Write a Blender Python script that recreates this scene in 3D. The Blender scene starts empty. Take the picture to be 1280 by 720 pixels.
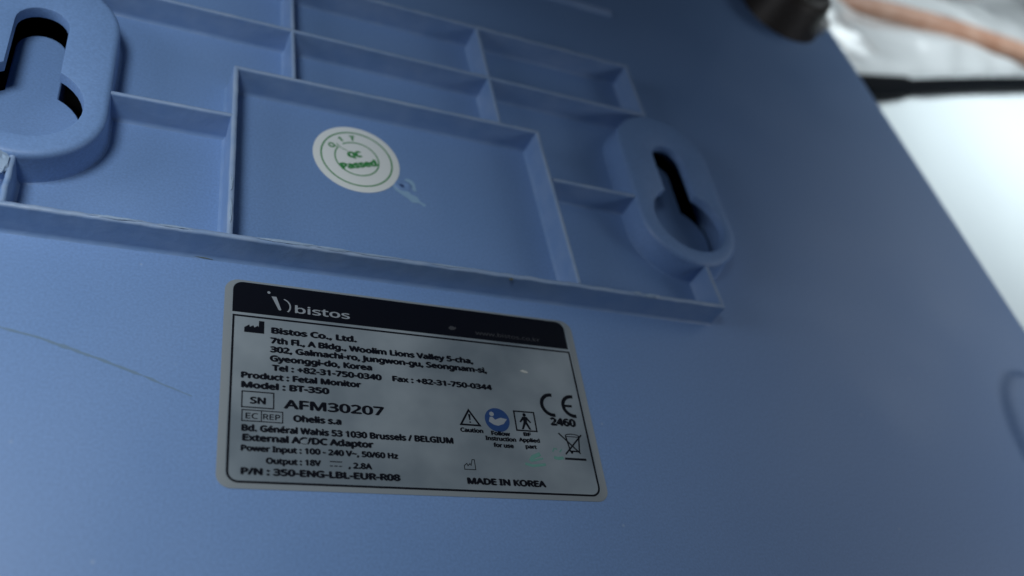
import bpy, bmesh, math, random
from mathutils import Vector, Matrix, noise
random.seed(7)
MM = 0.001
S = bpy.context.scene
C = S.collection

# ------------------------------------------------------------------ camera
cam_d = bpy.data.cameras.new('camera'); cam = bpy.data.objects.new('camera', cam_d); C.objects.link(cam)
S.camera = cam
RT = Matrix(((0.90354272, -0.11982102, -0.41140428),
             (-0.15759225, 0.79989512, -0.57907900),
             (0.39846611, 0.58805674, 0.70385654)))
CP = Vector((-21.98548, -116.87486, 150.65772))
cam.matrix_world = Matrix.Translation(CP*MM) @ RT.to_4x4()
cam_d.sensor_width = 36.0
cam_d.lens = 36.0*1115.51/1280.0
cam_d.clip_start = 0.005; cam_d.clip_end = 20.0
cam_d.dof.use_dof = True
cam_d.dof.focus_distance = 0.183
cam_d.dof.aperture_fstop = 10.0

# ------------------------------------------------------------------ world and lamps
w = bpy.data.worlds.new('World'); S.world = w; w.use_nodes = True
bg = w.node_tree.nodes['Background']
bg.inputs['Color'].default_value = (0.42, 0.60, 0.86, 1); bg.inputs['Strength'].default_value = 0.026

def lamp(name, typ, loc, aim, energy, color, **kw):
    d = bpy.data.lights.new(name, typ); o = bpy.data.objects.new(name, d); C.objects.link(o)
    o.location = Vector(loc)*MM
    o.rotation_euler = (Vector(aim)-Vector(loc)).to_track_quat('-Z', 'Y').to_euler()
    d.energy = energy; d.color = color
    for k, v in kw.items(): setattr(d, k, v)
    return o
lamp('left_lamp', 'SPOT', (-188, -17, 391), (-115, -17, 0), 5.5, (0.90, 0.96, 1.0), shadow_soft_size=0.075, spot_size=math.radians(62), spot_blend=1.0)
lamp('right_lamp', 'SPOT', (500, 130, 235), (245, -35, 0), 1.15, (0.82, 0.91, 1.0), shadow_soft_size=0.16, spot_size=math.radians(62), spot_blend=1.0)
lamp('front_right_fill', 'AREA', (345, -110, 130), (215, 20, 0), 0.13, (0.92, 0.95, 1.0), shape='DISK', size=0.10)  # added fill from an unseen source, lifts the lower right of the panel
lamp('low_left_fill', 'AREA', (-330, 15, 135), (60, 30, 0), 0.34, (0.92, 0.94, 1.0), shape='DISK', size=0.17)  # added fill, no visible source: brightens left-facing rib and boss walls
lamp('background_fill', 'AREA', (545, 250, 230), (515, 235, -70), 0.55, (0.86, 0.96, 1.0), shape='RECTANGLE', size=0.20, size_y=0.26, spread=math.radians(99))  # unseen helper brightening sheet and bag, spread narrowed to spare the panel

S.view_settings.view_transform = 'Standard'; S.view_settings.look = 'None'
S.view_settings.exposure = 0.0; S.view_settings.gamma = 1.0; S.view_settings.use_curve_mapping = False

# ------------------------------------------------------------------ materials
def principled(name, col, rough, **kw):
    m = bpy.data.materials.new(name); m.use_nodes = True
    b = m.node_tree.nodes['Principled BSDF']
    b.inputs['Base Color'].default_value = (*col, 1); b.inputs['Roughness'].default_value = rough
    for k, v in kw.items(): b.inputs[k.replace('_', ' ')].default_value = v
    return m
def bump(m, layers, target=None):
    """layers: (scale per metre, distance mm, detail)"""
    nt = m.node_tree; b = nt.nodes['Principled BSDF']; co = nt.nodes.new('ShaderNodeTexCoord'); prev = None
    for sc, dist, det in layers:
        n = nt.nodes.new('ShaderNodeTexNoise'); n.inputs['Scale'].default_value = sc; n.inputs['Detail'].default_value = det
        nt.links.new(co.outputs['Object'], n.inputs['Vector'])
        bp = nt.nodes.new('ShaderNodeBump'); bp.inputs['Strength'].default_value = 1.0; bp.inputs['Distance'].default_value = dist*MM
        nt.links.new(n.outputs['Fac'], bp.inputs['Height'])
        if prev: nt.links.new(prev.outputs['Normal'], bp.inputs['Normal'])
        prev = bp
    nt.links.new(prev.outputs['Normal'], b.inputs['Normal'])
def mottled(m, c1, c2, scale, detail=3, lo=.35, hi=.65, rough=None):
    nt = m.node_tree; b = nt.nodes['Principled BSDF']; co = nt.nodes.new('ShaderNodeTexCoord')
    n = nt.nodes.new('ShaderNodeTexNoise'); n.inputs['Scale'].default_value = scale; n.inputs['Detail'].default_value = detail
    nt.links.new(co.outputs['Object'], n.inputs['Vector'])
    r = nt.nodes.new('ShaderNodeValToRGB'); r.color_ramp.elements[0].position = lo; r.color_ramp.elements[1].position = hi
    r.color_ramp.elements[0].color = (*c1, 1); r.color_ramp.elements[1].color = (*c2, 1)
    nt.links.new(n.outputs['Fac'], r.inputs['Fac']); nt.links.new(r.outputs['Color'], b.inputs['Base Color'])
    if rough:
        mr = nt.nodes.new('ShaderNodeMapRange'); mr.inputs['To Min'].default_value = rough[0]; mr.inputs['To Max'].default_value = rough[1]
        nt.links.new(n.outputs['Fac'], mr.inputs['Value']); nt.links.new(mr.outputs['Result'], b.inputs['Roughness'])

BLUE1, BLUE2 = (0.152, 0.268, 0.505), (0.166, 0.284, 0.525)
m_blue = principled('blue_plastic', BLUE1, 0.45)
mottled(m_blue, BLUE1, BLUE2, 26, 5, .3, .7, (.34, .60)); bump(m_blue, [(2600, .014, 2), (9, .9, 1)])
def dust(m, amount=.5):
    nt = m.node_tree; b = nt.nodes['Principled BSDF']; src = b.inputs['Base Color'].links[0].from_socket
    co = nt.nodes.new('ShaderNodeTexCoord')
    g = nt.nodes.new('ShaderNodeTexNoise'); g.inputs['Scale'].default_value = 1900; g.inputs['Detail'].default_value = 2
    nt.links.new(co.outputs['Object'], g.inputs['Vector'])
    r = nt.nodes.new('ShaderNodeMapRange'); r.inputs['From Min'].default_value = .3; r.inputs['From Max'].default_value = .7
    r.inputs['To Min'].default_value = .92; r.inputs['To Max'].default_value = 1.08; nt.links.new(g.outputs['Fac'], r.inputs['Value'])
    mul = nt.nodes.new('ShaderNodeVectorMath'); mul.operation = 'SCALE'; nt.links.new(src, mul.inputs[0]); nt.links.new(r.outputs['Result'], mul.inputs['Scale'])
    v = nt.nodes.new('ShaderNodeTexVoronoi'); v.inputs['Scale'].default_value = 110; nt.links.new(co.outputs['Object'], v.inputs['Vector'])
    t = nt.nodes.new('ShaderNodeMapRange'); t.inputs['From Min'].default_value = .045; t.inputs['From Max'].default_value = .025
    t.inputs['To Min'].default_value = 0; t.inputs['To Max'].default_value = amount; nt.links.new(v.outputs['Distance'], t.inputs['Value'])
    mx = nt.nodes.new('ShaderNodeMix'); mx.data_type = 'RGBA'; nt.links.new(t.outputs['Result'], mx.inputs['Factor'])
    nt.links.new(mul.outputs['Vector'], mx.inputs['A']); mx.inputs['B'].default_value = (.42, .48, .55, 1)
    nt.links.new(mx.outputs['Result'], b.inputs['Base Color'])
dust(m_blue, .3)
m_rib = principled('blue_plastic_worn_lit_crest', BLUE1, 0.36)
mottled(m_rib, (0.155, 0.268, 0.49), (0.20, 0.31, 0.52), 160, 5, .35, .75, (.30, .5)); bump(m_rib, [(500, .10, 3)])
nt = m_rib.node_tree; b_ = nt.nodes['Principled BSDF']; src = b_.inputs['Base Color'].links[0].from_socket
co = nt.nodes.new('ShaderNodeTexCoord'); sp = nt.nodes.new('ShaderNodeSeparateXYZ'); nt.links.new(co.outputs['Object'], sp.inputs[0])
mr = nt.nodes.new('ShaderNodeMapRange'); mr.inputs['From Min'].default_value = .0066; mr.inputs['From Max'].default_value = .0070; nt.links.new(sp.outputs['Z'], mr.inputs['Value'])  # crest colour paler with height: painted highlight along with the wear
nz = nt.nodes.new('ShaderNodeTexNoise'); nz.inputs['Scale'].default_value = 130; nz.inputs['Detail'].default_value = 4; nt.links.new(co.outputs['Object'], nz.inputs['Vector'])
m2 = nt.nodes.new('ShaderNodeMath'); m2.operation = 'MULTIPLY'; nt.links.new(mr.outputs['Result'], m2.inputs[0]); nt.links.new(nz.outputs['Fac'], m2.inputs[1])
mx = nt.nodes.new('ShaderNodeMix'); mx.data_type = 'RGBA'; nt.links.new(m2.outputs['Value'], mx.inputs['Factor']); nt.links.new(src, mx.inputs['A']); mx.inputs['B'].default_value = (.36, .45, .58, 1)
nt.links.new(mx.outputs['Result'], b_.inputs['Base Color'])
m_flash = principled('whitened_plastic', (0.30, 0.41, 0.56), 0.35); bump(m_flash, [(900, .15, 3)])
m_inside = principled('dark_casing_inside', (0.01, 0.012, 0.015), 0.8)
m_edge = principled('label_laminate', (0.225, 0.255, 0.275), 0.34); bump(m_edge, [(260, .02, 2)])
m_foil = principled('label_face', (0.26, 0.31, 0.33), 0.33, Metallic=0.35)
mottled(m_foil, (0.215, 0.262, 0.300), (0.36, 0.415, 0.455), 38, 4, .42, .68, (.24, .44)); bump(m_foil, [(70, .16, 2), (1500, .006, 2)])  # paler mottling also paints cloudy glare patches into the label colour
m_black = principled('black_ink', (0.0015, 0.0025, 0.007), 0.5, Specular_IOR_Level=0.18); bump(m_black, [(90, .05, 2)])
m_silver = principled('silver_ink', (0.25, 0.28, 0.31), 0.4)
m_dim = principled('dim_grey_ink', (0.045, 0.048, 0.055), 0.4)
m_blueink = principled('blue_ink', (0.012, 0.048, 0.16), 0.45)
m_greenfade = principled('faded_green_ink', (0.12, 0.29, 0.25), 0.5)
m_qc = principled('white_paper', (0.74, 0.78, 0.77), 0.45); bump(m_qc, [(500, .02, 3)])
m_green = principled('green_ink', (0.03, 0.24, 0.06), 0.5)
m_rubber = principled('black_rubber', (0.034, 0.027, 0.021), 0.5); bump(m_rubber, [(600, .1, 3)])
m_steel = principled('grey_steel', (0.35, 0.35, 0.35), 0.35, Metallic=0.9)
m_cable = principled('black_cable_jacket', (0.004, 0.005, 0.007), 0.7, Specular_IOR_Level=0.05)
m_sheet = principled('white_cotton', (0.78, 0.84, 0.86), 0.85); bump(m_sheet, [(12, 3, 2), (1800, .1, 2)])
m_table = principled('pale_table_laminate', (0.45, 0.47, 0.48), 0.4); mottled(m_table, (.40, .42, .43), (.5, .52, .53), 9)
m_bag = principled('milky_plastic_film', (0.68, 0.70, 0.71), 0.25, Subsurface_Weight=0.3, Subsurface_Radius=(.01, .01, .01), Coat_Weight=1.0, Coat_Roughness=0.08)
bump(m_bag, [(16, 3, 2)])
m_tan = principled('orange_tan_rubber', (0.42, 0.22, 0.15), 0.5); mottled(m_tan, (.38, .19, .12), (.48, .29, .21), 60)
m_scratch = principled('scratch', (0.14, 0.225, 0.33), 0.6)
m_pit = principled('deep_blue_pit', (0.03, 0.06, 0.16), 0.4)
m_smear = principled('pale_smear', (0.26, 0.42, 0.60), 0.3)
m_grime = principled('grime', (0.10, 0.12, 0.10), 0.7)

# ------------------------------------------------------------------ mesh helpers (all coordinates in mm)
def link(name, bm, mat, parent=None, smooth=True, loc=None, label=None, angle=40):
    bmesh.ops.scale(bm, vec=(MM, MM, MM), verts=bm.verts)
    me = bpy.data.meshes.new(name); bm.normal_update()
    for f in bm.faces: f.smooth = smooth
    for e in bm.edges:
        if len(e.link_faces) == 2 and e.calc_face_angle(0) > math.radians(angle): e.smooth = False
    bm.to_mesh(me); bm.free()
    me.materials.append(mat)
    o = bpy.data.objects.new(name, me); C.objects.link(o)
    if parent: o.parent = parent
    if loc: o.location = Vector(loc)*MM
    if label: o['label'] = label
    return o
def empty(name, loc, label, cat, group=None):
    o = bpy.data.objects.new(name, None); o.empty_display_size = .02; C.objects.link(o); o.location = Vector(loc)*MM
    o['label'] = label; o['category'] = cat
    if group: o['group'] = group
    return o
def loops(bm, rings, closed=True):
    """bridge successive rings of equal count, return vert rings"""
    vr = [[bm.verts.new(p) for p in r] for r in rings]
    n = len(vr[0])
    for a, b in zip(vr, vr[1:]):
        for i in range(n if closed else n-1):
            j = (i+1) % n
            bm.faces.new((a[i], a[j], b[j], b[i]))
    return vr
def cap(bm, *rings):
    es = []
    for r in rings:
        for i in range(len(r)):
            a, b = r[i], r[(i+1) % len(r)]
            e = bm.edges.get((a, b)) or bm.edges.new((a, b)); es.append(e)
    bmesh.ops.triangle_fill(bm, edges=es, use_beauty=True, use_dissolve=False)
def stadium(cx, cy0, cy1, r, z, n=28):
    p = []
    for k in range(n+1): a = math.pi*k/n; p.append((cx+r*math.cos(a), cy1+r*math.sin(a), z))
    for k in range(n+1): a = math.pi+math.pi*k/n; p.append((cx+r*math.cos(a), cy0+r*math.sin(a), z))
    return p
def keyhole(cx, cy, R, r, top, z, n=30):
    """big lobe radius R at (cx,cy), slot half width r ending in an arc centred at top"""
    a0 = math.asin(r/R); p = []
    for k in range(13): a = math.pi*k/12; p.append((cx+r*math.cos(a), top+r*math.sin(a), z))
    y0 = cy+R*math.cos(a0)
    s = math.pi/2+a0; e = 2*math.pi+math.pi/2-a0
    for k in range(n+1): a = s+(e-s)*k/n; p.append((cx+R*math.cos(a), cy+R*math.sin(a), z))
    return p
def round_poly(pts, r, n=8):
    """pts counter-clockwise; returns list of (point, outward normal)"""
    out = []; N = len(pts)
    for i in range(N):
        p0, p, p1 = (Vector(pts[(i+k) % N]) for k in (-1, 0, 1))
        a, b = (p-p0).normalized(), (p1-p).normalized()
        na, nb = Vector((a.y, -a.x)), Vector((b.y, -b.x))
        ang = na.angle(nb); d = r*math.tan(ang/2)
        c = p-a*d-na*r
        for k in range(n+1):
            nn = na.lerp(nb, k/n).normalized(); out.append((c+nn*r, nn))
    return out
def offset(rp, d, z): return [(p.x+nn.x*d, p.y+nn.y*d, z) for p, nn in rp]
def box(bm, x0, x1, y0, y1, z0, z1):
    v = [bm.verts.new((x, y, z)) for z in (z0, z1) for y in (y0, y1) for x in (x0, x1)]
    for f in ((0, 2, 3, 1), (4, 5, 7, 6), (0, 1, 5, 4), (1, 3, 7, 5), (3, 2, 6, 7), (2, 0, 4, 6)): bm.faces.new([v[i] for i in f])

# ------------------------------------------------------------------ setting: table and the white sheet on it
TZ = -70.0
bm = bmesh.new(); box(bm, -450, 1150, -450, 1000, TZ-31, TZ-1.2)
t = link('table_top', bm, m_table, smooth=False); t['kind'] = 'structure'

bm = bmesh.new(); nx, ny = 130, 110
X0, X1, Y0, Y1 = -300, 1050, -330, 860
def sheet_z(x, y):
    f = 0
    if x > 275 or y > 240 or y < -115 or x < -100:
        k = min(1, max(x-275, y-240, -115-y, -100-x)/70)
        u = (x*.93-y*.37); f = k*(2.4*noise.noise(Vector((u/38, y/400, 3)))+1.3*noise.noise(Vector((u/14, y/260, 9)))+2.0*noise.noise(Vector((x/160, y/160, 1))))+k*2.4
    return TZ+max(f, -.9)
g = [[bm.verts.new((X0+(X1-X0)*i/nx, Y0+(Y1-Y0)*j/ny, 0)) for j in range(ny+1)] for i in range(nx+1)]
for r in g:
    for v in r: v.co.z = sheet_z(v.co.x, v.co.y)
for i in range(nx):
    for j in range(ny): bm.faces.new((g[i][j], g[i+1][j], g[i+1][j+1], g[i][j+1]))
sh = link('bed_sheet', bm, m_sheet)
md = sh.modifiers.new('thickness', 'SOLIDIFY'); md.thickness = .0009; md.offset = -1
sh['label'] = 'white cotton sheet with soft folds, bright below the black cable at the right'; sh['category'] = 'sheet'

# ------------------------------------------------------------------ the device
dev = empty('fetal_monitor', (0, 0, TZ), 'blue plastic fetal monitor lying face down, its ribbed back and rating label showing', 'medical device')
dev.location.z = 0
H = 7.08
LB, RB = -41.2, 121.3            # keyhole boss centres in x
BY0, BY1 = 33.0, 59.5            # boss lobe centres in y
out = round_poly([(-88, -100), (269.6, -100), (244.2, 228), (-88, 228)], 12)
FR = [(241.0, -29.0, 16.5, 27.0)]
bm = bmesh.new()
rings = [offset(out, 2.0, -64), offset(out, 0.6, -6), offset(out, .3, -3.2), offset(out, -.35, -1.4), offset(out, -1.5, -.35), offset(out, -3.2, 0)]
vr = loops(bm, rings)
holes = []
for cx in (LB, RB):
    h1 = stadium(cx, BY0, BY1, 13.2, 0); h2 = stadium(cx, BY0, BY1, 13.2, -2.4)
    hr = loops(bm, [h1, h2]); holes.append(hr[0])
# oval moulded dome near the right edge, set in a groove
def oval(cx, cy, rx, ry, z, n=56): return [(cx+rx*math.cos(2*math.pi*k/n), cy+ry*math.sin(2*math.pi*k/n), z) for k in range(n)]
for cx, cy, rx, ry in FR:
    prof = [(4.6, 0), (3.4, .08), (2.2, .35), (1.2, .75), (.2, 1.15), (-.8, 1.45), (-1.9, 1.65), (-3.4, 1.78), (-6, 1.85), (-9, 1.9), (-12, 1.95), (-15.5, 2.0)]
    rr = [oval(cx, cy, rx+d, ry+d, z) for d, z in prof]
    hr = loops(bm, rr); holes.append(hr[0]); bm.faces.new(hr[-1])
cap(bm, vr[-1], *holes)
bmesh.ops.recalc_face_normals(bm, faces=bm.faces)
link('back_panel', bm, m_blue, dev, angle=30)

# front half of the casing, underneath
bm = bmesh.new()
rings = [offset(out, -1.5, -63.4), offset(out, 1.9, -64.4), offset(out, 2.2, -67), offset(out, .5, -69.4), offset(out, -2, -69.9)]
vr = loops(bm, rings); cap(bm, vr[-1]); bmesh.ops.recalc_face_normals(bm, faces=bm.faces)
link('front_bezel', bm, m_blue, dev)
# dark chassis inside, seen through the slots
bm = bmesh.new(); box(bm, -80, 235, -92, 220, -62, -22); link('inner_chassis', bm, m_inside, dev, smooth=False)

# ribs: profile swept along a line, with a slightly ragged moulded crest
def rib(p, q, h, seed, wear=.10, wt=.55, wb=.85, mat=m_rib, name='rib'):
    p = Vector(p); q = Vector(q); L = (q-p).length; d = (q-p)/L; n = Vector((-d.y, d.x))
    N = max(8, int(L/1.3)); bm = bmesh.new(); rings = []
    prof = [(-wb-1.0, -.15), (-wb-.35, .18), (-wb, .9), (-wt-.05, h-.5), (-wt+.12, h-.10), (0, h), (wt-.12, h-.10), (wt+.05, h-.5), (wb, .9), (wb+.35, .18), (wb+1.0, -.15)]
    for i in range(N+1):
        s = L*i/N; c = p+d*s
        dz = wear*(noise.noise(Vector((s/2.1, seed*7.3, 0)))+.8*noise.noise(Vector((s/.9, seed*3.1, 5))))
        dn = wear*1.1*noise.noise(Vector((s/3.0, seed*5.7, 9)))
        ring = []
        for k, (a, z) in enumerate(prof):
            top = 3 <= k <= 7
            ring.append((c.x+n.x*(a+(dn if top else 0)), c.y+n.y*(a+(dn if top else 0)), z+(dz if top else 0)))
        rings.append(ring)
    vr = loops(bm, rings, closed=False)
    bm.faces.new(vr[0]); bm.faces.new(list(reversed(vr[-1])))
    bmesh.ops.recalc_face_normals(bm, faces=bm.faces)
    return link(name, bm, mat, dev, angle=60)
V0, V1b, V1t, V2, V3b, V3t, V4b, V4t = -41.2, -.6, -.3, 13.3, 80.8, 79.4, 68.4, 67.5
V5b, V5t = 123.2, 119.0
yB, yM, yT, yU, yR = 5.6, 40.6, 57.4, 76.6, 98.2
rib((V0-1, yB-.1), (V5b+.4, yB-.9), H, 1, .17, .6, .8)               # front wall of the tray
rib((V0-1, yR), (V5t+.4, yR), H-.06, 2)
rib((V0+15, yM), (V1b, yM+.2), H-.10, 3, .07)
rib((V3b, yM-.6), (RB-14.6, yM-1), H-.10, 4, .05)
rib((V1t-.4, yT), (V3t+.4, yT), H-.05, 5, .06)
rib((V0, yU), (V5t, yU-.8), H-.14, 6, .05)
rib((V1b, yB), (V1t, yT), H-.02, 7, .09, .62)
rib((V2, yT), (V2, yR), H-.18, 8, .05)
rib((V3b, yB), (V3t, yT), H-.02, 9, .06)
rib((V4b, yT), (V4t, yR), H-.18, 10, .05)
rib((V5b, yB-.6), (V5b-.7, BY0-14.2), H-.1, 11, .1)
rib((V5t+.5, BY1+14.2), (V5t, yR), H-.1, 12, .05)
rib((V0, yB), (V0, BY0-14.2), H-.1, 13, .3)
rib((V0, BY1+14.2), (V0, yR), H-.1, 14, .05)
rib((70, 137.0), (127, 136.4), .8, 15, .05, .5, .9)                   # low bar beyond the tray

# keyhole bosses
def boss(cx, KR=10.6, kdx=0.0):
    bm = bmesh.new(); zt = H+.55; R = 15.4
    st = lambda r, z: stadium(cx, BY0, BY1, r, z)
    outer = loops(bm, [st(R+1.3, -.2), st(R+.5, .2), st(R+.25, .9), st(R, zt-1.3), st(R-.15, zt-.7), st(R-.5, zt-.26), st(R-1.0, zt-.05), st(R-1.5, zt)])
    kh = lambda d, z: keyhole(cx+kdx, BY0+.6, KR+d, 5.2+d, 57.2, z)
    inner = loops(bm, [kh(.5, zt), kh(.12, zt-.12), kh(0, zt-.45), kh(-.05, zt-2.6)])
    cap(bm, outer[-1], inner[0])
    shell = loops(bm, [st(R-1.9, zt-2.6), st(R-2.0, -1.0)])
    cap(bm, inner[-1], shell[0])
    bmesh.ops.recalc_face_normals(bm, faces=bm.faces)
    link('keyhole_mount', bm, m_blue, dev, angle=35)
    bm = bmesh.new()
    kk = lambda d, z: keyhole(cx+kdx, BY0+.6, KR-.1+d, 5.1+d, 57.1, z)
    r = loops(bm, [kk(0, -21.9), kk(0, -.25), kk(-.25, 0)]); cap(bm, r[-1])
    bmesh.ops.recalc_face_normals(bm, faces=bm.faces)
    link('screw_stop', bm, m_blue, dev, angle=35)
boss(LB); boss(RB, 11.3, .6)

# torn bits of plastic flash
def flake(loc, size, seed, mat=m_flash, flat=.5, name='plastic_burr', rot=0):
    bm = bmesh.new(); bmesh.ops.create_icosphere(bm, subdivisions=3, radius=1)
    for v in bm.verts:
        n = 1+.45*noise.noise(v.co*1.7+Vector((seed*9, 0, 0)))+.25*noise.noise(v.co*4+Vector((0, seed*5, 0)))
        v.co = v.co*n; v.co.x *= size[0]; v.co.y *= size[1]; v.co.z *= size[2]
    bmesh.ops.rotate(bm, cent=(0, 0, 0), matrix=Matrix.Rotation(rot, 3, 'Z'), verts=bm.verts)
    bmesh.ops.translate(bm, verts=bm.verts, vec=loc)
    return link(name, bm, mat, dev, angle=25)
flake((-43.2, 16.5, H-.7), (2.1, 3.2, 1.3), 1, rot=.3).__setitem__('label', 'pale torn plastic burr beside the left keyhole mount')
flake((101.2, 4.6, H-.1), (2.2, .55, .5), 2)
flake((97.0, 4.9, H+.05), (1.1, .4, .3), 3)
flake((-22, 5.5, H+.1), (4.2, .28, .14), 4)
flake((-11, 5.4, H+.1), (3.2, .2, .10), 9)
flake((11.5, 5.5, H+.05), (6.0, .36, .2), 5)
flake((20.5, 5.3, H+.1), (3.2, .36, .22), 6)
flake((31, 5.2, H+.08), (5.2, .22, .12), 10)
flake((48, 5.1, H+.05), (4.5, .25, .18), 11)
flake((-.6, 19.5, H+.05), (.35, 1.9, .25), 7)
flake((-.55, 12, H+.02), (.3, 3, .2), 12)
flake((62.5, 4.3, H-.5), (.45, .35, .3), 8, m_grime).__setitem__('label', 'dark speck on the front rib')

# thin ribbons lying on the plastic: scratch, grime line, smear
def ribbon(name, pts, width, z, mat, parent, seed=0, wob=.25, label=None, th=.02):
    P = [Vector(p) for p in pts]; dense = []
    for a, b in zip(P, P[1:]):
        n = max(2, int((b-a).length/.6))
        dense += [a.lerp(b, k/n) for k in range(n)]
    dense.append(P[-1]); N = len(dense); bm = bmesh.new(); L, R = [], []
    for i, c in enumerate(dense):
        d = (dense[min(i+1, N-1)]-dense[max(i-1, 0)]).normalized(); n = Vector((-d.y, d.x))
        c = c+n*wob*noise.noise(Vector((i*.13, seed, 0)))
        t = i/(N-1); wd = width*.5*(.25+.75*math.sin(math.pi*min(max(t, .04), .96)))*(.75+.7*noise.noise(Vector((i*.35, seed+4, 0))))
        L.append(bm.verts.new((*(c+n*wd), z))); R.append(bm.verts.new((*(c-n*wd), z)))
    for i in range(N-1): bm.faces.new((R[i], R[i+1], L[i+1], L[i]))
    return link(name, bm, mat, parent, label=label)
ribbon('scratch', [(-44, -15.8), (-38, -17), (-30, -19.2), (-22.2, -21.8), (-14, -24.9), (-5.3, -28.5)], .75, .03, m_scratch, dev, 1, .28, 'faint grey wavering scratch on the flat panel')
ribbon('grime_line', [(-7.2, 4.35), (-2.8, 3.95)], .35, .25, m_grime, dev, 2, .1)
ribbon('scratch', [(4, -79), (6, -80.5), (8, -83)], .6, .03, m_scratch, dev, 5, .5)

# dark rubber foot
bm = bmesh.new(); fx, fy = 219, 173.5
def ring(r, z, n=48): return [(fx+r*math.cos(2*math.pi*k/n), fy+r*math.sin(2*math.pi*k/n), z) for k in range(n)]
r = loops(bm, [ring(18.2, -.1), ring(18.0, .8), ring(16.6, 6), ring(15.5, 12), ring(14.8, 14), ring(13.2, 15.2), ring(10, 15.6)]); bm.faces.new(r[-1])
bmesh.ops.recalc_face_normals(bm, faces=bm.faces)
ft = link('rubber_foot', bm, m_rubber, dev, angle=50)
bm = bmesh.new()
rr = loops(bm, [[(fx+17.5+a*math.cos(2*math.pi*k/24), fy-3.5+a*math.sin(2*math.pi*k/24), z) for k in range(24)] for a, z in ((4.2, -.1), (4.2, 4.5), (3.7, 5.4), (2.4, 5.8))]); bm.faces.new(rr[-1])
bmesh.ops.recalc_face_normals(bm, faces=bm.faces)
link('foot_screw', bm, m_steel, ft, angle=50)

# ------------------------------------------------------------------ flat print
FONT = None
try:
    import os
    fp = os.path.join(bpy.utils.system_resource('DATAFILES'), 'fonts', 'NotoSansHebrew-Regular.woff2')
    if os.path.exists(fp): FONT = bpy.data.fonts.load(fp)
except Exception: FONT = None
def text_obj(txt, x0, x1, yb, cap_h, mat, parent, z=.03, bold=.02, rot=0.0, name='printed_text', center=None, shear=0):
    cu = bpy.data.curves.new('t', 'FONT'); cu.body = txt; cu.size = 1; cu.resolution_u = 3; cu.shear = shear
    if FONT: cu.font = FONT
    o = bpy.data.objects.new('t', cu); C.objects.link(o)
    dg = bpy.context.evaluated_depsgraph_get()
    me = bpy.data.meshes.new_from_object(o.evaluated_get(dg))
    C.objects.unlink(o); bpy.data.objects.remove(o)
    V = [v.co.copy() for v in me.vertices]; F = [tuple(p.vertices) for p in me.polygons]; bpy.data.meshes.remove(me)
    # heavy strokes: the regular letters struck several times, a hair apart
    jit = [(-1, 0), (1, 0), (0, .8), (0, -.8), (-.6, .4), (.6, -.4)] if bold > 0 else [(0, 0)]
    VV, FF = [], []
    for k, (jx, jy) in enumerate(jit):
        b0 = len(VV); VV += [(v.x+jx*bold*.8, v.y+jy*bold*.8, k*.003) for v in V]; FF += [tuple(i+b0 for i in f) for f in F]
    xs = [v[0] for v in VV]; xa, xb = min(xs), max(xs)
    capu = 0.714 if FONT else 0.70
    sx = (x1-x0)/(xb-xa); sy = cap_h/(capu+bold); c, s = math.cos(rot), math.sin(rot); out_v = []
    for X, Y, dz in VV:
        X = (X-xa)*sx; Y = (Y+bold*.5)*sy
        if center: X -= (x1-x0)/2; Y -= cap_h/2
        X, Y = c*X-s*Y, s*X+c*Y
        if center: X += center[0]; Y += center[1]
        else: X += x0; Y += yb
        out_v.append((X*MM, Y*MM, (z+dz)*MM))
    me = bpy.data.meshes.new(name); me.from_pydata(out_v, [], FF); me.materials.append(mat)
    ob = bpy.data.objects.new(name, me); C.objects.link(ob); ob.parent = parent
    return ob
def flat(bm, pts, z=.03):
    vs = [bm.verts.new((x, y, z)) for x, y in pts]
    es = [bm.edges.new((vs[i], vs[(i+1) % len(vs)])) for i in range(len(vs))]
    bmesh.ops.triangle_fill(bm, edges=es, use_beauty=True, use_dissolve=False)
def stroke(bm, pts, wd, z=.03, closed=False):
    P = [Vector(p) for p in pts]; n = len(P); L, R = [], []
    for i in range(n):
        a = P[i-1] if (closed or i > 0) else P[i]; b = P[(i+1) % n] if (closed or i < n-1) else P[i]
        d1 = (P[i]-a); d2 = (b-P[i])
        d1 = d1.normalized() if d1.length > 1e-6 else d2.normalized(); d2 = d2.normalized() if d2.length > 1e-6 else d1
        n1, n2 = Vector((-d1.y, d1.x)), Vector((-d2.y, d2.x)); m = (n1+n2)
        m = m.normalized() if m.length > 1e-4 else n1
        k = min(2, 1/max(.35, m.dot(n1)))*wd/2
        L.append(bm.verts.new((*(P[i]+m*k), z))); R.append(bm.verts.new((*(P[i]-m*k), z)))
    for i in range(n if closed else n-1):
        j = (i+1) % n; bm.faces.new((R[i], R[j], L[j], L[i]))
def symbol(name, build, mat, parent, label=None):
    bm = bmesh.new(); build(bm)
    bm.normal_update()
    for f in bm.faces:
        if f.normal.z < 0: f.normal_flip()
    return link(name, bm, mat, parent, smooth=False, label=label)
def arcp(cx, cy, r, a0, a1, n=16, ry=None): return [(cx+r*math.cos(math.radians(a0+(a1-a0)*k/n)), cy+(ry or r)*math.sin(math.radians(a0+(a1-a0)*k/n))) for k in range(n+1)]
def rrect(x0, x1, y0, y1, r, n=8):
    return [(p.x, p.y) for p, _ in round_poly([(x0, y0), (x1, y0), (x1, y1), (x0, y1)], r, n)]

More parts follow.
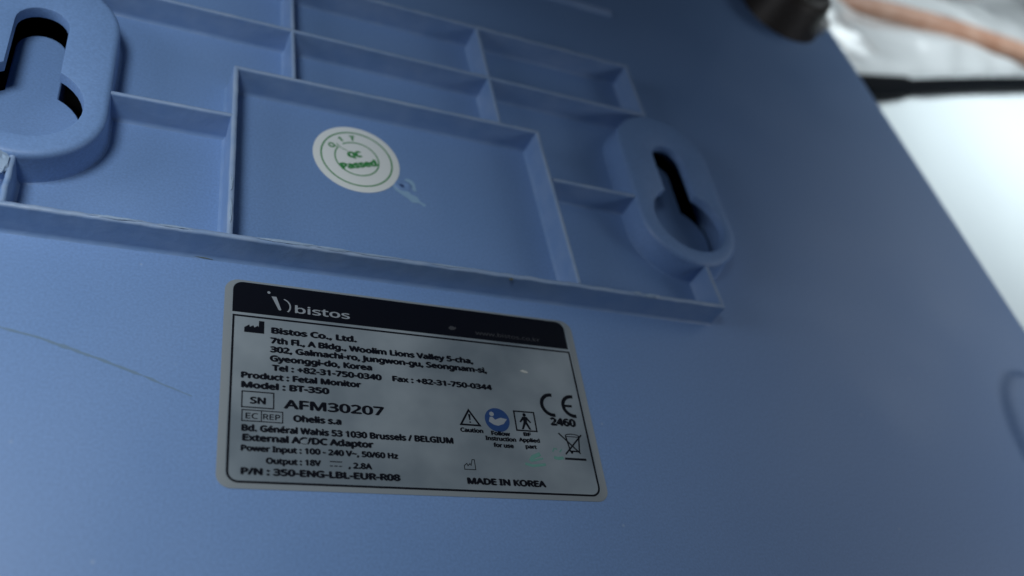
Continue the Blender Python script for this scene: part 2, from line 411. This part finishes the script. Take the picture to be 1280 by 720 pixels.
# rating label
LW, LH = 80.0, 46.2
bm = bmesh.new()
rp = round_poly([(0, -LH), (LW, -LH), (LW, 0), (0, 0)], 2.8)
vr = loops(bm, [offset(rp, 0, 0), offset(rp, 0, .09), offset(rp, -.1, .11)]); cap(bm, vr[-1]); bmesh.ops.recalc_face_normals(bm, faces=bm.faces)
lab = link('label_sticker', bm, m_edge, dev, loc=(-.1, -.3, .015), angle=30, label='grey rating label with black header band and printed black text')
lab.rotation_euler.z = -0.011
ZL = .11
def fill(pts, z): return lambda b: flat(b, pts, z)
symbol('label_face', fill(rrect(1.5, 78.4, -45.0, -.45, 2.0), ZL+.02), m_foil, lab)
def band(b):
    p = [(1.6, -8.15), (77.9, -8.15)] + arcp(75.9, -2.55, 2.0, 0, 90, 8) + arcp(3.6, -2.55, 2.0, 90, 180, 8)
    flat(b, p, ZL+.05)
symbol('header_band', band, m_black, lab)
symbol('border_line', lambda b: stroke(b, [(1.9, -9.0), (77.9, -9.0)] + list(reversed(arcp(76.0, -42.9, 2.0, -90, 0, 8))) + list(reversed(arcp(3.9, -42.9, 2.0, 180, 270, 8))), .42, ZL+.05, True), m_black, lab)
ZT = ZL+.05
def T(txt, x0, x1, yb, ch, mat=m_black, bold=.084, z=ZT, **k): return text_obj(txt, x0, x1, yb, ch, mat, lab, z=z, bold=bold, **k)
T('Bistos Co., Ltd.', 9.3, 27.0, -12.55, 1.81)
T('7th Fl., A Bldg., Woolim Lions Valley 5-cha,', 9.1, 53.0, -14.95, 1.75)
T('302, Galmachi-ro, Jungwon-gu, Seongnam-si,', 9.1, 56.0, -17.05, 1.75)
T('Gyeonggi-do, Korea', 9.1, 29.9, -19.15, 1.75)
T('Tel : +82-31-750-0340', 9.5, 31.8, -21.3, 1.7)
T('Fax : +82-31-750-0344', 34.0, 56.6, -21.25, 1.64)
T('Product : Fetal Monitor', 3.7, 27.4, -23.45, 1.7)
T('Model : BT-350', 3.8, 20.8, -25.6, 1.75)
T('SN', 5.5, 8.5, -28.95, 1.81, bold=.06)
T('AFM30207', 11.8, 31.8, -29.5, 2.45, bold=.05)
T('EC', 4.8, 7.1, -32.15, 1.46, bold=.02)
T('REP', 8.0, 11.2, -32.15, 1.46, bold=.02)
T('Ohelis s.a', 13.6, 23.0, -32.2, 1.75)
T('Bd. Général Wahis 53 1030 Brussels / BELGIUM', 4.1, 46.0, -34.8, 1.7)
T('External AC/DC Adaptor', 4.3, 29.2, -36.8, 1.75)
T('Power Input : 100 - 240 V~, 50/60 Hz', 4.1, 34.0, -38.85, 1.52)
T('Output : 18V', 8.6, 18.8, -41.2, 1.52)
T(', 2.8A', 23.9, 28.6, -41.35, 1.52)
T('P/N : 350-ENG-LBL-EUR-R08', 4.2, 34.1, -43.5, 1.7)
T('MADE IN KOREA', 47.9, 65.5, -43.5, 1.75)
T('2460', 69.3, 75.7, -28.8, 2.34)
T('Caution', 47.8, 53.0, -31.9, 1.23)
T('Follow', 54.7, 59.1, -32.2, 1.23)
T('Instruction', 53.2, 60.3, -33.45, 1.23)
T('for use', 54.8, 59.5, -34.95, 1.23)
T('BF', 62.2, 64.1, -31.9, 1.11)
T('Applied', 60.9, 65.9, -33.3, 1.17)
T('part', 62.2, 64.9, -34.8, 1.17)
ZH = ZL+.08
T('bistos', 14.1, 25.7, -6.85, 2.3, m_silver, .022, ZH)
T('www.bistos.co.kr', 54.5, 70.7, -6.95, 1.2, m_dim, .01, ZH)
def logo(b):
    flat(b, arcp(8.75, -2.45, .32, 0, 350, 12), ZH)
    flat(b, [(9.3, -3.35), (10.3, -3.35), (11.3, -6.5), (11.05, -6.7), (10.75, -6.55)], ZH)
    o = arcp(11.3, -5.55, 2.0, 72, -42, 14); i = arcp(11.22, -5.52, 1.76, -46, 73, 14)
    flat(b, o+i, ZH)
symbol('logo_mark', logo, m_silver, lab)
symbol('box_outline', lambda b: stroke(b, [(4.05, -26.35), (9.95, -26.35), (9.95, -29.75), (4.05, -29.75)], .24, ZT, True), m_black, lab)
def ec(b):
    stroke(b, [(4.15, -30.35), (11.65, -30.35), (11.65, -32.65), (4.15, -32.65)], .2, ZT, True); stroke(b, [(7.7, -30.45), (7.7, -32.55)], .2, ZT+.004)
symbol('box_outline', ec, m_black, lab)
fac = [(4.05, -12.85), (4.05, -11.7), (5.0, -10.95), (5.15, -11.5), (5.8, -11.05), (6.0, -11.55), (6.7, -11.05), (6.85, -11.4), (6.9, -9.85), (7.95, -9.85), (7.95, -12.85)]
symbol('factory_symbol', fill(fac, ZT), m_black, lab)
symbol('factory_symbol', lambda b: stroke(b, [(47.7, -40.3), (47.7, -39.5), (48.3, -39.0), (48.5, -39.5), (49.0, -39.0), (49.2, -39.4), (49.55, -38.1), (50.05, -38.1), (50.1, -40.3)], .17, ZT, True), m_black, lab)
def dc(b):
    stroke(b, [(20.4, -40.1), (22.8, -40.1)], .2, ZT)
    for k in range(3): stroke(b, [(20.4+k*.87, -41.0), (21.0+k*.87, -41.0)], .2, ZT)
symbol('direct_current_symbol', dc, m_black, lab)
def ce(b):
    stroke(b, arcp(70.6, -23.7, 2.55, 82, 278, 22), .85, ZT)
    stroke(b, arcp(75.9, -23.6, 2.5, 82, 278, 22), .85, ZT); stroke(b, [(73.6, -23.6), (75.6, -23.6)], .6, ZT+.004)
symbol('ce_mark', ce, m_black, lab)
def tri(b):
    stroke(b, [(50.25, -26.65), (48.15, -30.15), (52.4, -30.15)], .42, ZT, True)
    flat(b, [(50.0, -27.6), (50.55, -27.6), (50.42, -29.05), (50.15, -29.05)], ZT); flat(b, arcp(50.28, -29.5, .2, 0, 340, 10), ZT)
symbol('caution_symbol', tri, m_black, lab)
disc = symbol('manual_symbol', fill(arcp(56.6, -28.5, 2.85, 0, 352, 40), ZT), m_blueink, lab)
def reader(b):
    flat(b, arcp(55.45, -27.15, .55, 0, 340, 14), ZH)
    flat(b, [(54.9, -27.9), (55.5, -27.85), (56.1, -28.5), (57.4, -27.9), (58.9, -28.2), (57.9, -29.4), (56.6, -29.9), (55.6, -29.7), (54.6, -29.0)], ZH)
symbol('reader_figure', reader, m_silver, lab)
def bfbox(b):
    stroke(b, [(60.85, -26.0), (65.6, -26.0), (65.6, -30.6), (60.85, -30.6)], .34, ZT, True)
symbol('box_outline', bfbox, m_black, lab)
def person(b):
    flat(b, arcp(63.2, -26.75, .42, 0, 340, 12), ZT)
    flat(b, [(62.7, -27.2), (63.7, -27.2), (64.6, -28.5), (64.3, -28.7), (63.65, -28.0), (63.65, -28.6), (64.35, -30.3), (63.85, -30.3), (63.2, -29.0), (62.55, -30.3), (62.05, -30.3), (62.75, -28.6), (62.75, -28.0), (62.1, -28.7), (61.8, -28.5)], ZT)
symbol('applied_part_figure', person, m_black, lab)
def binn(b):
    stroke(b, [(72.4, -31.1), (72.9, -34.8), (75.1, -34.8), (75.7, -31.1)], .34, ZT)
    stroke(b, arcp(74.05, -31.2, 1.75, 12, 168, 8, .55), .22, ZT)
    stroke(b, [(72.3, -31.3), (75.8, -31.3)], .18, ZT+.004)
    stroke(b, [(70.8, -30.6), (75.3, -35.3)], .34, ZT+.008); stroke(b, [(76.4, -30.7), (71.6, -35.6)], .34, ZT+.012)
    flat(b, arcp(73.2, -35.1, .32, 0, 340, 10), ZT+.004)
    stroke(b, [(71.2, -36.65), (76.4, -36.65)], .5, ZT)
symbol('crossed_bin_symbol', binn, m_black, lab)
# faded green stamp
def stamp(b):
    stroke(b, [(61.5, -38.3), (63.2, -38.75), (66.3, -38.3)], .6, ZT-.015)
    stroke(b, [(62.8, -37.7), (63.6, -36.7), (65.4, -35.9)], .9, ZT-.015); stroke(b, [(63.4, -37.6), (65.9, -36.9)], .4, ZT-.012)
    stroke(b, [(68.5, -35.2), (69.0, -34.4), (69.7, -34.5)], .3, ZT-.015); stroke(b, [(70.2, -35.2), (70.8, -34.5)], .3, ZT-.015)
    stroke(b, [(68.6, -36.5), (69.6, -36.7), (70.9, -36.5)], .7, ZT-.015)
symbol('faded_stamp', stamp, m_greenfade, lab)
# small blisters coloured as glare spots; the last one hides damaged print
def spot(x, y, rx, ry, seed, mat=m_edge, z=ZT+.02, rot=0):
    pts = []
    for k in range(20):
        a = 2*math.pi*k/20; q = 1+.4*noise.noise(Vector((math.cos(a)*1.3, math.sin(a)*1.3, seed)))
        X, Y = rx*q*math.cos(a), ry*q*math.sin(a); pts.append((x+X*math.cos(rot)-Y*math.sin(rot), y+X*math.sin(rot)+Y*math.cos(rot)))
    bm = bmesh.new(); vs = [bm.verts.new((px, py, z)) for px, py in pts]; c = bm.verts.new((x, y, z+.10))
    for k in range(20): bm.faces.new((c, vs[k], vs[(k+1) % 20]))
    return link('glare_spot', bm, mat, lab)
m_glare = principled('painted_label_glare', (0.46, 0.48, 0.46), 0.25)
spot(65.2, -15.6, .95, .38, 1, m_glare, rot=-.2)
spot(49.0, -6.0, .9, .5, 2, m_dim)
spot(15.7, -36.2, .8, .5, 3, m_foil, rot=.2)

# round QC sticker
qa = 0.30
bm = bmesh.new(); q = lambda r, z: [(r*math.cos(2*math.pi*k/64), r*math.sin(2*math.pi*k/64), z) for k in range(64)]
vr = loops(bm, [q(10.9, 0), q(10.9, .10), q(10.8, .12)]); bm.faces.new(vr[-1]); bmesh.ops.recalc_face_normals(bm, faces=bm.faces)
qc = link('quality_sticker', bm, m_qc, dev, loc=(29.9, 41.1, .015), angle=30, label='round white sticker with green rings and green letters')
symbol('printed_ring', lambda b: stroke(b, arcp(0, 0, 8.9, 0, 355, 71), .38, .15, True), m_green, qc)
symbol('printed_ring', lambda b: stroke(b, arcp(0, 0, 5.5, -215, 128, 60), .34, .15), m_green, qc)
symbol('printed_line', lambda b: stroke(b, [(-5.0, 4.2), (-3.8, 2.9), (-2.2, 2.2)], .22, .15), m_green, qc)
def QT(txt, wd, ch, cx, cy, rot, bold=.02): return text_obj(txt, 0, wd, 0, ch, m_green, qc, z=.154, bold=bold+.05, rot=rot, center=(cx, cy))
for ch, a in (('Q', 152), ('1', 124), ('T', 97)):
    r_ = 7.2; QT(ch, 1.6 if ch != '1' else .9, 2.0, r_*math.cos(math.radians(a)), r_*math.sin(math.radians(a)), math.radians(a-90))
QT('QC', 3.9, 2.4, -.6, 1.6, qa, .07); QT('Passed', 9.8, 2.6, .3, -1.6, qa+.05, .04)

# moulding gate mark beside the sticker
ribbon('gate_smear', [(38.2, 36.6), (39.6, 33.6), (42.4, 31.9), (46.4, 29.2)], 2.9, .04, m_smear, dev, 3, .5)
bm = bmesh.new(); prof = [(1.9, .0), (1.6, .22), (1.1, .3), (.6, .05)]
vr = loops(bm, [[(41.2+r*math.cos(2*math.pi*k/28)*1.25, 34.9+r*math.sin(2*math.pi*k/28), z+.01) for k in range(28)] for r, z in prof]); bm.faces.new(vr[-1]); bmesh.ops.recalc_face_normals(bm, faces=bm.faces)
link('gate_mark', bm, m_blue, dev, angle=70)
spotbm = bmesh.new(); flat(spotbm, arcp(40.7, 34.5, .75, 0, 340, 14), .12); link('gate_pit', spotbm, m_pit, dev)
ribbon('gate_smear', [(42.0, 37.2), (43.6, 35.8), (44.2, 33.6)], 2.6, .045, m_smear, dev, 8, .4)

# ------------------------------------------------------------------ black cable from behind the device
def tube(name, pts, radius, mat, parent=None, n=14, rad=None):
    P = [Vector(p) for p in pts]; D = []
    for i in range(len(P)-1):                       # Catmull-Rom
        p0, p1, p2, p3 = P[max(i-1, 0)], P[i], P[i+1], P[min(i+2, len(P)-1)]
        for k in range(10):
            t = k/10; D.append(.5*((2*p1)+(p2-p0)*t+(2*p0-5*p1+4*p2-p3)*t*t+(3*p1-p0-3*p2+p3)*t**3))
    D.append(P[-1]); bm = bmesh.new(); rings = []
    for i, c in enumerate(D):
        d = (D[min(i+1, len(D)-1)]-D[max(i-1, 0)]).normalized(); s = d.cross(Vector((0, 0, 1))).normalized(); u = s.cross(d)
        r = rad(i/(len(D)-1)) if rad else radius
        rings.append([tuple(c+(s*math.cos(2*math.pi*k/n)+u*math.sin(2*math.pi*k/n))*r) for k in range(n)])
    vr = loops(bm, rings); bm.faces.new(vr[0]); bm.faces.new(vr[-1]); bmesh.ops.recalc_face_normals(bm, faces=bm.faces)
    return link(name, bm, mat, parent)
cb = empty('black_cable', (330, 236, TZ), 'thick black cable running right across the white sheet below the plastic bag', 'cable')
def loc_child(o):
    o.parent = cb; o.matrix_parent_inverse = Matrix.Translation(-cb.location)
o = tube('cable_jacket', [(262, 203, -58), (330, 229, -60), (384, 247, -60.5), (470, 277, -60.5), (560, 307, -60.5), (660, 338, -60.5), (800, 376, -60.5), (960, 408, -60.5)], 4.9, m_cable); loc_child(o)
o = tube('strain_relief', [(290, 215, -59), (345, 233.5, -60), (394, 250, -60.5)], 7, m_cable, rad=lambda t: 9.2-2.6*t); loc_child(o)

# ------------------------------------------------------------------ milky plastic bag
U = Vector((.946, .324, 0)); W_ = Vector((-.324, .946, 0)); O = Vector((384, 256, TZ))
bm = bmesh.new(); nu, nv = 150, 90; u0, u1, v0, v1 = -95, 430, 4, 290
def bag_h(u, v):
    du = min(u-u0, u1-u); dv = min(v-v0, v1-v)
    e = lambda d, w_: math.sqrt(max(0, 1-(1-min(d/w_, 1))**2))
    h = 13*e(du, 60)*e(dv, 55)
    k = min(1, du/25)*min(1, dv/16)
    n = 8.0*noise.noise(Vector((u/95, v/55, 2)))+5.5*abs(noise.noise(Vector((u/70+v/60, v/34, 7))))+.8*noise.noise(Vector((u/20, v/16, 4)))
    trough = -4*math.exp(-((v-52+.15*u)/14)**2)
    gl = sum(a*math.exp(-(((u-cu)*c+(v-cv)*s_)/la)**2-((-(u-cu)*s_+(v-cv)*c)/lb)**2)
             for cu, cv, a, la, lb, c, s_ in ((-27, 44, 6.5, 7, 7, 1, 0), (-11, 27, 6.5, 13, 6, .8, -.6), (28, 40, 3.5, 30, 9, .97, -.2), (90, 70, 6, 60, 10, .98, -.2)))
    return 1.5+h+k*(n+trough)+gl
def bag_edge(u): return 2.2*noise.noise(Vector((u/22, 0, 6)))+(5*max(0, min(1, (18-u)/10)))*0
g = []
for i in range(nu+1):
    row = []
    for j in range(nv+1):
        u = u0+(u1-u0)*i/nu; tv = j/nv; tv = tv*tv*.5+tv*.5; v = v0+(v1-v0)*tv
        p = O+U*u+W_*(v+bag_edge(u)*(1-tv)**4); row.append(bm.verts.new((p.x, p.y, TZ+2.4+bag_h(u, v))))
    g.append(row)
for i in range(nu):
    for j in range(nv): bm.faces.new((g[i][j], g[i+1][j], g[i+1][j+1], g[i][j+1]))
rim = [g[i][0] for i in range(nu+1)]+[g[nu][j] for j in range(1, nv+1)]+[g[i][nv] for i in range(nu-1, -1, -1)]+[g[0][j] for j in range(nv-1, 0, -1)]
low = [bm.verts.new((v.co.x, v.co.y, TZ+2.2)) for v in rim]
for i in range(len(rim)):
    j = (i+1) % len(rim); bm.faces.new((rim[j], rim[i], low[i], low[j]))
bmesh.ops.recalc_face_normals(bm, faces=bm.faces)
bag = link('plastic_bag', bm, m_bag, angle=80); bag['label'] = 'crumpled milky white plastic bag with shiny folds at the top right'; bag['category'] = 'plastic bag'

def on_bag(u, v, dz):
    p = O+U*u+W_*v; return (p.x, p.y, TZ+2.4+bag_h(u, v)+dz)
o = tube('rubber_tube', [tuple(O+U*u+W_*v+Vector((0, 0, h))) for u, v, h in ((0, 66, 12), (35, 56.5, 15.5), (75, 45.5, 16), (115, 34, 15.5), (155, 23, 14.5), (205, 12, 13), (260, 10, 13), (330, 18, 13))], 8, m_tan, rad=lambda t: 5+3.6*min(1, t*2.5))
o['label'] = 'orange tan tube lying along a fold of the white plastic bag'; o['category'] = 'tube'; o['group'] = 'tan tubes on the plastic bag'
o = tube('rubber_tube', [on_bag(u, v, -2.5) for u, v in ((110, 105), (150, 96), (200, 90), (260, 88), (330, 92))], 5, m_tan)
o['label'] = 'short stretch of faint tan tube further back on the bag at the frame corner'; o['category'] = 'tube'; o['group'] = 'tan tubes on the plastic bag'
